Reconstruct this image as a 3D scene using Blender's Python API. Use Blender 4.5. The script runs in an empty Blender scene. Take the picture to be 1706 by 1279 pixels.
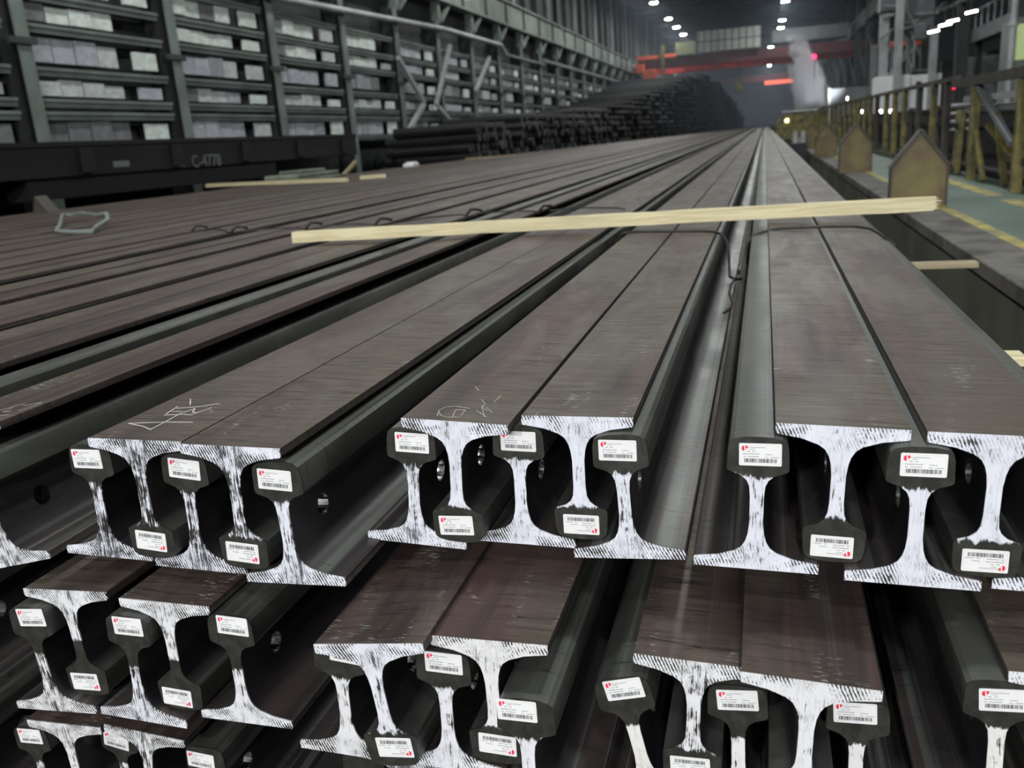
import bpy, bmesh, math, random
from mathutils import Vector, Matrix
rnd = random.Random(7)
C = bpy.context.scene.collection
SC = bpy.context.scene
ZO = 1.40                       # camera height above the hall floor
R = math.radians

# ------------------------------------------------------------------ camera
cam_d = bpy.data.cameras.new('camera'); cam = bpy.data.objects.new('camera', cam_d); C.objects.link(cam)
pi_, ya_, ro_ = R(15.63), R(16.86), R(4.32)
fw = Vector((-math.sin(ya_)*math.cos(pi_), math.cos(ya_)*math.cos(pi_), -math.sin(pi_)))
rt = Vector((math.cos(ya_), math.sin(ya_), 0)); up = rt.cross(fw)
rt2 = rt*math.cos(ro_) - up*math.sin(ro_); up2 = rt*math.sin(ro_) + up*math.cos(ro_)
M = Matrix.Identity(4)
for i in range(3):
    M[i][0] = rt2[i]; M[i][1] = up2[i]; M[i][2] = -fw[i]
M[2][3] = ZO
cam.matrix_world = M
cam_d.sensor_width = 36; cam_d.lens = 1437/1706*36
cam_d.clip_start = .02; cam_d.clip_end = 600
cam_d.dof.use_dof = True; cam_d.dof.focus_distance = 1.22; cam_d.dof.aperture_fstop = 6.3
SC.camera = cam

# ------------------------------------------------------------------ world, exposure
w = bpy.data.worlds.new('world'); SC.world = w; w.use_nodes = True
bg = w.node_tree.nodes['Background']; bg.inputs[0].default_value = (.55, .65, .8, 1); bg.inputs[1].default_value = .03
SC.view_settings.view_transform = 'Standard'; SC.view_settings.look = 'None'
SC.view_settings.gamma = 1; SC.view_settings.use_curve_mapping = False
SC.view_settings.exposure = 0.15
LAMP_W = 250.0                  # power of one high-bay lamp
LAMP_COL = (.97, 1.0, .97)
FLOOD_W = 1000.0                # each of two added fill floods, out of view behind the camera

# ------------------------------------------------------------------ materials
def newmat(name):
    m = bpy.data.materials.new(name); m.use_nodes = True
    nt = m.node_tree; b = nt.nodes['Principled BSDF']
    return m, nt, b
class NT:
    def __init__(s, nt): s.nt = nt
    def n(s, t, **k):
        x = s.nt.nodes.new(t)
        for a, v in k.items(): setattr(x, a, v)
        return x
    def put(s, sock, v):
        if hasattr(v, 'is_output') or isinstance(v, bpy.types.NodeSocket): s.nt.links.new(v, sock)
        else: sock.default_value = v
    def math(s, op, a, b=0.0, c=None, clamp=False):
        x = s.n('ShaderNodeMath', operation=op); x.use_clamp = clamp
        s.put(x.inputs[0], a); s.put(x.inputs[1], b)
        if c is not None: s.put(x.inputs[2], c)
        return x.outputs[0]
    def vmath(s, op, a, b):
        x = s.n('ShaderNodeVectorMath', operation=op); s.put(x.inputs[0], a); s.put(x.inputs[1], b); return x.outputs[0]
    def mapping(s, v, scale, loc=(0, 0, 0), rot=(0, 0, 0)):
        x = s.n('ShaderNodeMapping'); s.put(x.inputs['Vector'], v)
        x.inputs['Scale'].default_value = scale; x.inputs['Location'].default_value = loc; x.inputs['Rotation'].default_value = rot
        return x.outputs[0]
    def noise(s, v, scale=1., detail=3., rough=.55, dist=0.):
        x = s.n('ShaderNodeTexNoise'); s.put(x.inputs['Vector'], v)
        x.inputs['Scale'].default_value = scale; x.inputs['Detail'].default_value = detail
        x.inputs['Roughness'].default_value = rough; x.inputs['Distortion'].default_value = dist
        return x.outputs[0]
    def smooth(s, v, lo, hi, a=0., b=1.):
        x = s.n('ShaderNodeMapRange', interpolation_type='SMOOTHSTEP')
        s.put(x.inputs[0], v); s.put(x.inputs[1], lo); s.put(x.inputs[2], hi); s.put(x.inputs[3], a); s.put(x.inputs[4], b)
        return x.outputs[0]
    def mix(s, f, a, b):
        x = s.n('ShaderNodeMix', data_type='RGBA'); s.put(x.inputs[0], f)
        for sock, v in ((x.inputs[6], a), (x.inputs[7], b)):
            if isinstance(v, tuple): sock.default_value = (*v[:3], 1)
            else: s.nt.links.new(v, sock)
        return x.outputs[2]

def simple(name, col, rough=.6, metal=0., var=.25, scale=3., col2=None, bump=0., stretch=(1, 1, 1)):
    m, nt, b = newmat(name); N = NT(nt)
    tc = N.n('ShaderNodeTexCoord').outputs['Object']
    oi = N.n('ShaderNodeObjectInfo').outputs['Random']
    comb = N.n('ShaderNodeCombineXYZ')
    for i in range(3): nt.links.new(N.math('MULTIPLY', oi, 31.+i*7), comb.inputs[i])
    v = N.vmath('ADD', N.mapping(tc, tuple(scale*q for q in stretch)), comb.outputs[0])
    n = N.noise(v, 1., 4., .6)
    f = N.smooth(n, .3, .7)
    c2 = col2 or tuple(q*(1-var) for q in col)
    c1 = col if col2 else tuple(min(1, q*(1+var)) for q in col)
    nt.links.new(N.mix(f, c1, c2), b.inputs['Base Color'])
    b.inputs['Roughness'].default_value = rough; b.inputs['Metallic'].default_value = metal
    if bump:
        bp = N.n('ShaderNodeBump'); bp.inputs['Strength'].default_value = bump; bp.inputs['Distance'].default_value = .01
        nt.links.new(n, bp.inputs['Height']); nt.links.new(bp.outputs[0], b.inputs['Normal'])
    return m
def emit(name, col, strength):
    m, nt, b = newmat(name); b.inputs['Base Color'].default_value = (*col, 1)
    b.inputs['Emission Color'].default_value = (*col, 1); b.inputs['Emission Strength'].default_value = strength
    return m

def rail_steel():
    m, nt, b = newmat('mill_scale_steel'); N = NT(nt)
    tc = N.n('ShaderNodeTexCoord').outputs['Object']
    oi = N.n('ShaderNodeObjectInfo').outputs['Random']
    comb = N.n('ShaderNodeCombineXYZ')
    for i in range(3): nt.links.new(N.math('MULTIPLY', oi, 43.+i*17), comb.inputs[i])
    P = N.vmath('ADD', tc, comb.outputs[0])
    sep = N.n('ShaderNodeSeparateXYZ'); nt.links.new(tc, sep.inputs[0]); z = sep.outputs[2]; x = sep.outputs[0]
    long_ = N.noise(N.mapping(P, (26, .9, 26)), 1., 4., .62, .3)
    patch = N.noise(N.mapping(P, (8, 2.6, 8)), 1., 5., .62, .8)
    tone = N.noise(N.mapping(P, (5, 1.1, 5), loc=(3, 1, 7)), 1., 3., .55, .5)
    wipe = N.noise(N.mapping(P, (11, 120, 11)), 1., 4., .65, .5)
    fine = N.noise(N.mapping(P, (60, 300, 60)), 1., 3., .62)
    band = N.noise(N.mapping(P, (60, .12, 60)), 1., 3., .6)
    foot = N.mix(N.smooth(long_, .38, .62), (.043, .034, .031), (.082, .051, .047))
    foot = N.mix(N.smooth(tone, .44, .60), foot, (.086, .070, .056))
    foot = N.mix(N.math('MULTIPLY', N.smooth(patch, .50, .70), .8), foot, (.118, .088, .076))
    foot = N.mix(N.math('MULTIPLY', N.smooth(wipe, .50, .70), N.smooth(patch, .36, .60)), foot, (.022, .019, .019))
    foot = N.mix(N.math('MULTIPLY', N.smooth(wipe, .49, .32), N.math('MULTIPLY', N.smooth(tone, .40, .62), .38)), foot, (.150, .132, .115))
    foot = N.mix(N.math('MULTIPLY', N.smooth(band, .62, .76), .35), foot, (.13, .12, .112))
    near = N.smooth(sep.outputs[1], 1.1, .05)
    clus = N.noise(N.mapping(P, (16, 5, 16), loc=(9, 2, 4)), 1., 3., .6, .6)
    sc_ = N.math('MULTIPLY', N.smooth(fine, .55, .68), N.math('MULTIPLY', near, N.smooth(clus, .56, .68)))
    foot = N.mix(sc_, foot, (.42, .43, .40))
    head = N.mix(N.smooth(patch, .4, .65), (.040, .042, .037), (.075, .078, .069))
    head = N.mix(N.math('MULTIPLY', N.smooth(band, .52, .68), .7), head, (.105, .110, .100))
    head = N.mix(N.smooth(wipe, .60, .72), head, (.022, .023, .022))
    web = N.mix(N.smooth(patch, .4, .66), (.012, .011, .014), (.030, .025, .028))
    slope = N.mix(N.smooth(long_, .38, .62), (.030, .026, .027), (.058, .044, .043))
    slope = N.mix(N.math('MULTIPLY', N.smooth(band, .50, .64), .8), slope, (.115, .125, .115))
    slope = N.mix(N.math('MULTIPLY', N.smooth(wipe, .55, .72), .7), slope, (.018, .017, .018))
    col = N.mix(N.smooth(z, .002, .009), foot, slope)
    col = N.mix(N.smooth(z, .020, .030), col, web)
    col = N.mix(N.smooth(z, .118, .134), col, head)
    nt.links.new(col, b.inputs['Base Color'])
    b.inputs['Metallic'].default_value = .1
    nt.links.new(N.smooth(z, .002, .010, .26, .5), b.inputs['Specular IOR Level'])
    rough = N.math('ADD', N.math('MULTIPLY', wipe, .22), N.smooth(patch, .3, .7, .36, .52))
    rough = N.math('SUBTRACT', rough, N.math('MULTIPLY', N.smooth(z, .004, .012), N.smooth(z, .175, .14, .05, .11)))
    nt.links.new(rough, b.inputs['Roughness'])
    bp = N.n('ShaderNodeBump'); bp.inputs['Strength'].default_value = .09; bp.inputs['Distance'].default_value = .002
    nt.links.new(N.math('ADD', N.math('MULTIPLY', wipe, .5), patch), bp.inputs['Height']); nt.links.new(bp.outputs[0], b.inputs['Normal'])
    return m

def sawn_end_mat():
    m, nt, b = newmat('chalk_painted_sawn_end'); N = NT(nt)
    tc = N.n('ShaderNodeTexCoord').outputs['Object']
    oi = N.n('ShaderNodeObjectInfo').outputs['Random']
    def prop(nm):
        a = N.n('ShaderNodeAttribute', attribute_type='OBJECT', attribute_name=nm); return a.outputs['Fac']
    comb = N.n('ShaderNodeCombineXYZ')
    for i in range(3): nt.links.new(N.math('MULTIPLY', oi, 3.+i*5), comb.inputs[i])
    P = N.vmath('ADD', tc, comb.outputs[0])
    sep = N.n('ShaderNodeSeparateXYZ'); nt.links.new(tc, sep.inputs[0]); x, z = sep.outputs[0], sep.outputs[2]
    cov = prop('paint_cover'); top = prop('paint_top')
    edge = N.noise(N.mapping(P, (120, 1, 40)), 1., 4., .6)
    lim = N.smooth(N.math('ADD', z, N.math('MULTIPLY', N.math('SUBTRACT', edge, .5), .028)), N.math('ADD', top, .0025), N.math('SUBTRACT', top, .0015))
    # brush strokes up the web, saw marks across the foot
    brush = N.noise(N.mapping(P, (520, 1, 30)), 1., 4., .6, .5)
    blot = N.noise(N.mapping(P, (70, 1, 55)), 1., 4., .6)
    web_p = N.smooth(N.math('ADD', N.math('MULTIPLY', brush, .62), N.math('MULTIPLY', blot, .38)), N.math('SUBTRACT', .68, N.math('MULTIPLY', cov, .32)), N.math('SUBTRACT', .72, N.math('MULTIPLY', cov, .28)), 0, 1)
    dirn = N.math('ADD', N.math('MULTIPLY', x, .90), N.math('MULTIPLY', z, .42))
    wob = N.math('MULTIPLY', N.math('SUBTRACT', blot, .5), .0035)
    saw = N.math('SINE', N.math('MULTIPLY', N.math('ADD', dirn, wob), 1650.))
    saw2 = N.noise(N.mapping(P, (620, 1, 260), rot=(0, R(25), 0)), 1., 2., .5)
    big = N.noise(N.mapping(P, (26, 1, 60)), 1., 3., .55)
    thr = N.math('SUBTRACT', 1.62, N.math('ADD', N.math('MULTIPLY', big, 2.7), N.math('MULTIPLY', cov, .62)))
    st = N.math('ADD', N.math('MULTIPLY', saw, .42), N.math('MULTIPLY', N.math('SUBTRACT', saw2, .5), 1.3))
    foot_p = N.smooth(st, N.math('SUBTRACT', thr, .14), N.math('ADD', thr, .14))
    core = N.smooth(N.math('ABSOLUTE', x), .026, .012)
    fz = N.math('MULTIPLY', N.smooth(z, .040, .026), N.math('SUBTRACT', 1., N.math('MULTIPLY', core, .8)))
    pmix = N.n('ShaderNodeMix', data_type='FLOAT'); nt.links.new(fz, pmix.inputs[0]); nt.links.new(web_p, pmix.inputs[2]); nt.links.new(foot_p, pmix.inputs[3])
    mask = N.math('MULTIPLY', pmix.outputs[0], lim, clamp=True)
    white = N.mix(N.smooth(brush, .35, .65), (.74, .75, .82), (.50, .51, .57))
    warm = prop('paint_warm')
    white = N.mix(N.smooth(blot, .42, .62), white, (.64, .65, .72))
    white = N.mix(warm, white, (.68, .66, .57))
    steel = N.mix(N.smooth(blot, .35, .7), (.040, .041, .034), (.068, .068, .058))
    shiny = N.mix(N.math('MULTIPLY', N.smooth(saw2, .5, .7), fz), steel, (.16, .16, .155))
    nt.links.new(N.mix(mask, shiny, white), b.inputs['Base Color'])
    nt.links.new(N.math('MULTIPLY', N.math('SUBTRACT', 1., mask), .55), b.inputs['Metallic'])
    nt.links.new(N.smooth(mask, 0, 1, .38, .85), b.inputs['Roughness'])
    bp = N.n('ShaderNodeBump'); bp.inputs['Strength'].default_value = .25; bp.inputs['Distance'].default_value = .0006
    nt.links.new(N.math('ADD', mask, N.math('MULTIPLY', saw, .2)), bp.inputs['Height']); nt.links.new(bp.outputs[0], b.inputs['Normal'])
    return m

def wood(name, c1, c2):
    m, nt, b = newmat(name); N = NT(nt)
    tc = N.n('ShaderNodeTexCoord').outputs['Object']
    g = N.noise(N.mapping(tc, (3, 90, 90)), 1., 4., .6, .8)
    p = N.noise(N.mapping(tc, (5, 30, 30)), 1., 3., .6)
    c = N.mix(N.smooth(g, .35, .68), c1, c2)
    c = N.mix(N.math('MULTIPLY', N.smooth(p, .62, .78), .6), c, tuple(q*.4 for q in c2))
    nt.links.new(c, b.inputs['Base Color']); b.inputs['Roughness'].default_value = .75
    bp = N.n('ShaderNodeBump'); bp.inputs['Strength'].default_value = .3; bp.inputs['Distance'].default_value = .003
    nt.links.new(g, bp.inputs['Height']); nt.links.new(bp.outputs[0], b.inputs['Normal'])
    return m

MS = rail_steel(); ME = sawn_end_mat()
M_bore = simple('bright_drilled_steel', (.62, .63, .62), .18, 1., .25, 60)
M_label = simple('label_paper', (.74, .74, .74), .45, 0, .03)
M_red = simple('red_print', (.72, .02, .06), .5, 0, .05)
M_black = simple('black_print', (.03, .03, .035), .6, 0, .1)
M_grey = simple('grey_print', (.10, .095, .11), .6, 0, .1)
M_frame = simple('label_border_print', (.52, .42, .43), .6, 0, .05)
M_chalk = simple('chalk', (.62, .60, .54), .9, 0, .2, 90)
M_chalkg = simple('greenish_chalk', (.36, .40, .34), .9, 0, .3, 90)
M_wire = simple('black_wire', (.022, .022, .024), .45, .6, .3, 20)
M_wood = wood('pale_pine', (.66, .60, .38), (.50, .43, .26))
M_wood2 = wood('old_pine', (.36, .30, .19), (.22, .18, .11))
M_concrete = simple('stained_concrete', (.16, .15, .135), .85, 0, .5, 3.2, (.055, .05, .046), bump=.5)
M_floor = simple('hall_floor', (.024, .024, .025), .8, 0, .4, .8)
M_pit = simple('olive_pit_lining', (.085, .090, .068), .7, 0, .3, 1.2, stretch=(1, 1, .4))
M_green = simple('green_walkway_paint', (.095, .135, .115), .55, 0, .22, 1.5)
M_yline = simple('yellow_line_paint', (.42, .36, .10), .7, 0, .35, 4, (.20, .18, .10))
M_olive = simple('olive_yellow_plate', (.165, .138, .045), .55, .1, .3, 3.5, (.100, .064, .034))
M_rim = simple('dark_rusty_rim', (.050, .044, .036), .6, .2, .3, 5)
M_yel = simple('worn_yellow_paint', (.22, .19, .05), .55, .05, .3, 6, (.06, .052, .033))
M_dark = simple('dark_machine_steel', (.022, .023, .025), .6, .3, .3, 2)
M_grst = simple('grey_green_steel', (.155, .185, .170), .6, .1, .25, 1.2)
M_grst2 = simple('dark_green_steel', (.040, .047, .046), .65, .1, .25, 1.2)
M_grey1 = simple('grey_paint', (.15, .16, .17), .6, 0, .2, 1.)
M_lgrey = simple('light_grey_steel', (.36, .37, .38), .5, .1, .2, 1.5)
M_white = simple('white_enamel', (.78, .80, .82), .45, 0, .05, 1)
M_blackst = simple('black_wagon_paint', (.006, .006, .007), .6, .1, .3, 1)
M_wall = simple('dark_wall_cladding', (.035, .039, .040), .8, 0, .25, .7)
M_rib = simple('pale_wall_rib', (.20, .22, .215), .7, 0, .25, .7)
M_ceil = simple('dark_roof_sheet', (.050, .052, .056), .85, 0, .3, .3)
M_redst = simple('red_crane_paint', (.42, .030, .030), .5, 0, .3, .6)
M_maroon = simple('maroon_crane_paint', (.10, .022, .026), .6, 0, .3, .6)
M_orange = simple('orange_red_paint', (.68, .11, .045), .5, 0, .2, .8)
M_panel = simple('pale_grid_panel', (.38, .38, .36), .6, 0, .15, .6)
M_bar = simple('dark_bar_steel', (.012, .012, .014), .6, .2, .35, 1)
M_barend = simple('pale_bar_end', (.15, .16, .17), .6, .1, .9, 6., (.006, .006, .008))
PANES = [simple('pale_pane_%d' % i, c, .7, 0, .18, 2.5) for i, c in enumerate([(.50, .53, .54), (.40, .41, .46), (.66, .72, .69), (.29, .295, .33), (.16, .165, .175)])]
M_lens = emit('lamp_lens', (1., .97, .88), 60.)
M_lensb = emit('lamp_lens_cool', (.86, 1., .97), 60.)
M_tube = emit('fluorescent_tube', (1., 1., .92), 12.)
M_redlight = emit('red_signal_light', (1., .01, .06), 9.)
M_greenwin = emit('green_lit_window', (.45, .56, .26), .32)
M_redglow = emit('red_girder_glow', (1., .16, .10), .9)
M_warm = emit('warm_work_light', (1., .82, .42), 5.)
M_lampbody = simple('lamp_housing', (.15, .15, .16), .5, .3, .1)

# ------------------------------------------------------------------ mesh helpers
def bm_box(bm, x0, x1, y0, y1, z0, z1, mi=0):
    v = [bm.verts.new((x, y, z)) for x in (x0, x1) for y in (y0, y1) for z in (z0, z1)]
    for f in ((0, 1, 3, 2), (4, 6, 7, 5), (0, 4, 5, 1), (2, 3, 7, 6), (0, 2, 6, 4), (1, 5, 7, 3)):
        q = bm.faces.new([v[i] for i in f]); q.material_index = mi
    return v
def bm_bar(bm, a, b, wd, ht=None, n=4, mi=0):
    """a straight bar between two points: rectangular (n=4) or round"""
    a = Vector(a); b = Vector(b); d = (b-a).normalized()
    u = d.cross(Vector((0, 0, 1)))
    if u.length < 1e-4: u = Vector((1, 0, 0))
    u.normalize(); v = u.cross(d)
    ht = ht if ht is not None else wd
    ring = []
    for p in (a, b):
        rr = []
        for i in range(n):
            t = 2*math.pi*(i+.5)/n
            k = math.sqrt(2) if n == 4 else 1
            rr.append(bm.verts.new(p + u*(math.cos(t)*wd/2*k) + v*(math.sin(t)*ht/2*k)))
        ring.append(rr)
    for i in range(n):
        f = bm.faces.new((ring[0][i], ring[0][(i+1) % n], ring[1][(i+1) % n], ring[1][i])); f.material_index = mi
    bm.faces.new(ring[0][::-1]).material_index = mi; bm.faces.new(ring[1]).material_index = mi
def bm_tube(bm, pts, r, n=7):
    pts = [Vector(p) for p in pts]; rings = []
    for i, p in enumerate(pts):
        d = (pts[min(i+1, len(pts)-1)] - pts[max(i-1, 0)]).normalized()
        u = d.cross(Vector((.13, .2, 1))).normalized(); v = u.cross(d)
        rings.append([bm.verts.new(p + u*math.cos(2*math.pi*k/n)*r + v*math.sin(2*math.pi*k/n)*r) for k in range(n)])
    for a, b in zip(rings, rings[1:]):
        for k in range(n): bm.faces.new((a[k], a[(k+1) % n], b[(k+1) % n], b[k]))
    bm.faces.new(rings[0][::-1]); bm.faces.new(rings[-1])
def bm_prism(bm, pts, y0, y1, mi=0):
    """outline in x,z swept along y"""
    a = [bm.verts.new((x, y0, z)) for x, z in pts]; b = [bm.verts.new((x, y1, z)) for x, z in pts]
    n = len(pts)
    for i in range(n): bm.faces.new((a[i], a[(i+1) % n], b[(i+1) % n], b[i])).material_index = mi
    bm.faces.new(a[::-1]).material_index = mi; bm.faces.new(b).material_index = mi
def bm_disc_prism(bm, c, r, h, n=12, r2=None, axis='z'):
    r2 = r if r2 is None else r2; c = Vector(c); A = []; B = []
    for k in range(n):
        t = 2*math.pi*k/n; q = (math.cos(t), math.sin(t))
        def pt(rad, hh):
            return c + (Vector((q[0]*rad, q[1]*rad, hh)) if axis == 'z' else Vector((hh, q[0]*rad, q[1]*rad)) if axis == 'x' else Vector((q[0]*rad, hh, q[1]*rad)))
        A.append(bm.verts.new(pt(r, 0))); B.append(bm.verts.new(pt(r2, h)))
    for k in range(n): bm.faces.new((A[k], A[(k+1) % n], B[(k+1) % n], B[k]))
    bm.faces.new(A[::-1]); bm.faces.new(B)
def finish(name, bm, mats, smooth_angle=None, bevel=0):
    if bevel:
        bmesh.ops.bevel(bm, geom=list(bm.edges), offset=bevel, segments=1, affect='EDGES', profile=.5)
    bmesh.ops.recalc_face_normals(bm, faces=bm.faces[:])
    if smooth_angle:
        for f in bm.faces: f.smooth = True
        for e in bm.edges:
            e.smooth = not (len(e.link_faces) != 2 or e.calc_face_angle(0) > R(smooth_angle))
    me = bpy.data.meshes.new(name); bm.to_mesh(me); bm.free()
    for m in (mats if isinstance(mats, (list, tuple)) else [mats]): me.materials.append(m)
    return me
def add(name, me, parent=None, loc=(0, 0, 0), rot=(0, 0, 0)):
    o = bpy.data.objects.new(name, me); C.objects.link(o); o.location = loc; o.rotation_euler = rot
    if parent is not None: o.parent = parent
    return o
def tag(o, label, cat, group=None, kind=None):
    o['label'] = label; o['category'] = cat
    if group: o['group'] = group
    if kind: o['kind'] = kind
    return o
def empty(name, loc, label, cat, group=None):
    o = bpy.data.objects.new(name, None); C.objects.link(o); o.location = loc; o.empty_display_size = .1
    return tag(o, label, cat, group)
def struct(name, me, parent=None, loc=(0, 0, 0)):
    o = add(name, me, parent, loc)
    if parent is None: o['kind'] = 'structure'
    return o
def boxmesh(name, m, *boxes, bevel=0):
    bm = bmesh.new()
    for b in boxes: bm_box(bm, *b)
    return finish(name, bm, m, bevel=bevel)
def G(z): return z + ZO          # camera-level height to world height

# ================================================================== THE HALL
XW = -11.0
struct('floor', boxmesh('floor', M_floor, (-12, 24, -32, 172, -.2, 0)))
def ceiling():
    bm = bmesh.new(); bm_box(bm, -12, 24, -32, 172, G(10.6), G(10.8))
    o = struct('ceiling', finish('ceiling', bm, M_ceil))
    tm = boxmesh('roof_truss', M_grst2, (-11.8, 23.8, -.12, .12, 0, .16), (-11.8, 23.8, -.10, .10, .66, .78), *[(x, x+.10, -.06, .06, .14, .68) for x in range(-11, 24, 2)])
    for y in range(-29, 170, 6): add('roof_truss', tm, o, (0, y, G(9.7)))
    pm = boxmesh('purlin', M_grst2, (-.06, .06, -31, 171, 0, .14))
    for x in range(-10, 23, 3): add('purlin', pm, o, (x, 0, G(10.46)))
ceiling()
struct('wall_far', boxmesh('wall_far', simple('blue_grey_end_wall', (.13, .15, .20), .8, 0, .2, .15), (-12, 24, 170, 170.4, 0, G(10.7))))
struct('wall_near', boxmesh('wall_near', simple('grey_end_wall', (.30, .31, .32), .8, 0, .2, .15), (-12, 24, -32.4, -32, 0, G(10.7))))
struct('wall_right', boxmesh('wall_right', M_wall, (23.6, 24, -32, 170, 0, G(10.7))))

def wall_left():
    w_ = struct('wall_left', boxmesh('wall_left', M_wall, (XW-.75, XW-.45, -32, 170, 0, G(10.7))))
    cols = [4.1 + 3.77*i for i in range(-9, 42)]
    # steel columns with flange and web
    cm = boxmesh('column', [M_grst, M_grst2], (-.04, 0, -.02, .23, 0, G(4.25)), (-.40, -.04, .08, .16, 0, G(4.25)), (-.40, -.36, -.06, .28, 0, G(4.25)))
    cw = boxmesh('column_shade', M_dark, (-.36, -.10, -.25, .05, 0, G(4.25)))  # dark block that paints the shade in the column's web recess
    cm2 = boxmesh('upper_column', M_grst, (-.08, 0, -.11, .11, 0, .9), (-.30, -.08, -.04, .04, 0, .9))
    sp = boxmesh('splice_plate', M_grst2, (-.02, .05, -.27, .27, -.05, .05))
    gm = boxmesh('girt', M_grst, (-.10, .02, .22, 3.55, -.02, .03), (-.03, -.01, .22, 3.55, -.10, -.02))
    for i, y in enumerate(cols):
        c = add('column', cm, w_, (XW, y, 0)); add('splice_plate', sp, c, (0, .05, G(2.05))); add('column_shade', cw, c)
        add('upper_column', cm2, w_, (XW+.02, y+.35, G(4.2)))
        if -20 < y < 80:
            for z in (3.32, 2.79, 2.31, 1.66, 1.18, .98, .46): add('girt', gm, w_, (XW-.06, y, G(z)))
    # panes in the tiers between girts: pale wide part, dark gap, small pale box
    tiers = [(.50, .94), (1.24, 1.50), (1.76, 2.16), (2.38, 2.66), (2.88, 3.24)]
    pm = [boxmesh('pane', m, (-.04, .03, 0, 1, 0, 1)) for m in PANES]
    for i, y in enumerate(cols):
        if not -4 < y < 62: continue
        for t, (z0, z1) in enumerate(tiers):
            n = 4 if 6 < y < 27 else 2 if y < 45 else 1
            base = [4, 3, 3, 4, 4][t] if y < 9 else [1, 0, 1, 2, 2][t] if y < 25 else [0, 1, 3, 0, 1][t] if y < 34 else [4, 3, 4, 3, 4][t]  # near-end bays take darker panes, imitating the weaker light there
            if rnd.random() < .3: base = rnd.choice([1, 3, 4])
            for k in range(n):
                q = base if rnd.random() < .7 else rnd.choice([0, 1, 3, 4] if y > 9 else [1, 3, 4])
                o = add('pane', pm[q], w_, (XW-.16+rnd.uniform(-.03, .03), y+.30+k*2.05/n, G(z0+.02)))
                o.scale = (1, 2.05/n-.03, (z1-z0)*rnd.uniform(.78, 1.0))
            if rnd.random() < .8:
                o = add('pane', pm[rnd.choice([0, 1, 2, 2] if y > 9 else [3, 1, 4])], w_, (XW-.14, y+2.75, G(z0+.02))); o.scale = (1, .62, (z1-z0)*rnd.uniform(.6, .9))
    # long pale pipe / walkway edge
    bm = bmesh.new(); bm_tube(bm, [(XW+.10, -10, G(3.5)), (XW+.10, 20, G(3.62)), (XW+.10, 31, G(4.0)), (XW+.12, 38, G(4.02)), (XW+.12, 38.6, G(3.72))], .09, 10)
    add('pipe', finish('pipe', bm, M_lgrey, 40), w_)
    add('ledge_beam', boxmesh('ledge_beam', M_grst, (XW-.05, XW+.12, 38.6, 46, G(3.66), G(3.76)), (XW-.1, XW+.08, 46, 120, G(3.85), G(4.0))), w_)
    # crane runway girder
    gi = add('crane_girder', boxmesh('crane_girder', M_grst, (XW-.18, XW+.05, -30, 170, G(5.0), G(5.9)), (XW-.28, XW+.14, -30, 170, G(4.92), G(5.0)), (XW-.28, XW+.14, -30, 170, G(5.9), G(5.97))), w_)
    st = boxmesh('stiffener', M_grst2, (.05, .12, -.03, .03, 0, .9))
    for y in range(-18, 110, 3): add('stiffener', st, gi, (XW, y+.4, G(5.0)))
    # knee braces between pipe and girder
    for i, y in enumerate(cols):
        if 10 < y < 75:
            bm = bmesh.new(); bm_bar(bm, (XW, y+.4, G(4.25)), (XW, y+1.5, G(4.95)), .13)
            add('knee_brace', finish('knee_brace', bm, M_grst), w_)
    # crossed braces on a few bays
    for a, b in (((26.6, .55), (28.3, 1.45)), ((28.3, 1.45), (26.4, 2.75)), ((31.5, .55), (29.6, 1.35)), ((29.4, 1.4), (31.4, 3.5)), ((34.0, 2.0), (36.2, 3.4))):
        bm = bmesh.new(); bm_bar(bm, (XW+.12, a[0], G(a[1])), (XW+.12, b[0], G(b[1])), .12)
        add('diagonal_brace', finish('diagonal_brace', bm, M_lgrey), w_)
    # upper cladding with vertical ribs
    rb = boxmesh('wall_rib', M_rib, (-.40, -.24, -.16, .16, G(6.0), G(10.5))); rb2 = boxmesh('wall_rib', M_wall, (-.44, -.22, -.45, .45, G(6.0), G(10.5)))
    for i in range(60): add('wall_rib', rb if i % 3 == 0 else rb2, w_, (XW, 6+i*2.4, 0))
wall_left()

# right-hand column row and its dark upper work
def right_row():
    tr = struct('trim_1', boxmesh('trim_1', M_wall, (6.9, 7.3, -30, 170, G(6.4), G(7.4))))
    cm = boxmesh('column', M_grst2, (6.9, 7.3, -.25, .25, 0, G(10.4)), (6.7, 7.5, -.3, .3, G(6.1), G(6.4)))
    for y in range(-24, 168, 8): add('column', cm, tr, (0, y+6, 0))
    for y in range(46, 160, 8):
        bm = bmesh.new(); bm_bar(bm, (7.1, y, G(2.2)), (7.1, y+8, G(5.6)), .25); add('diagonal_brace', finish('diagonal_brace', bm, M_grst2), tr)
right_row()

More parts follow.
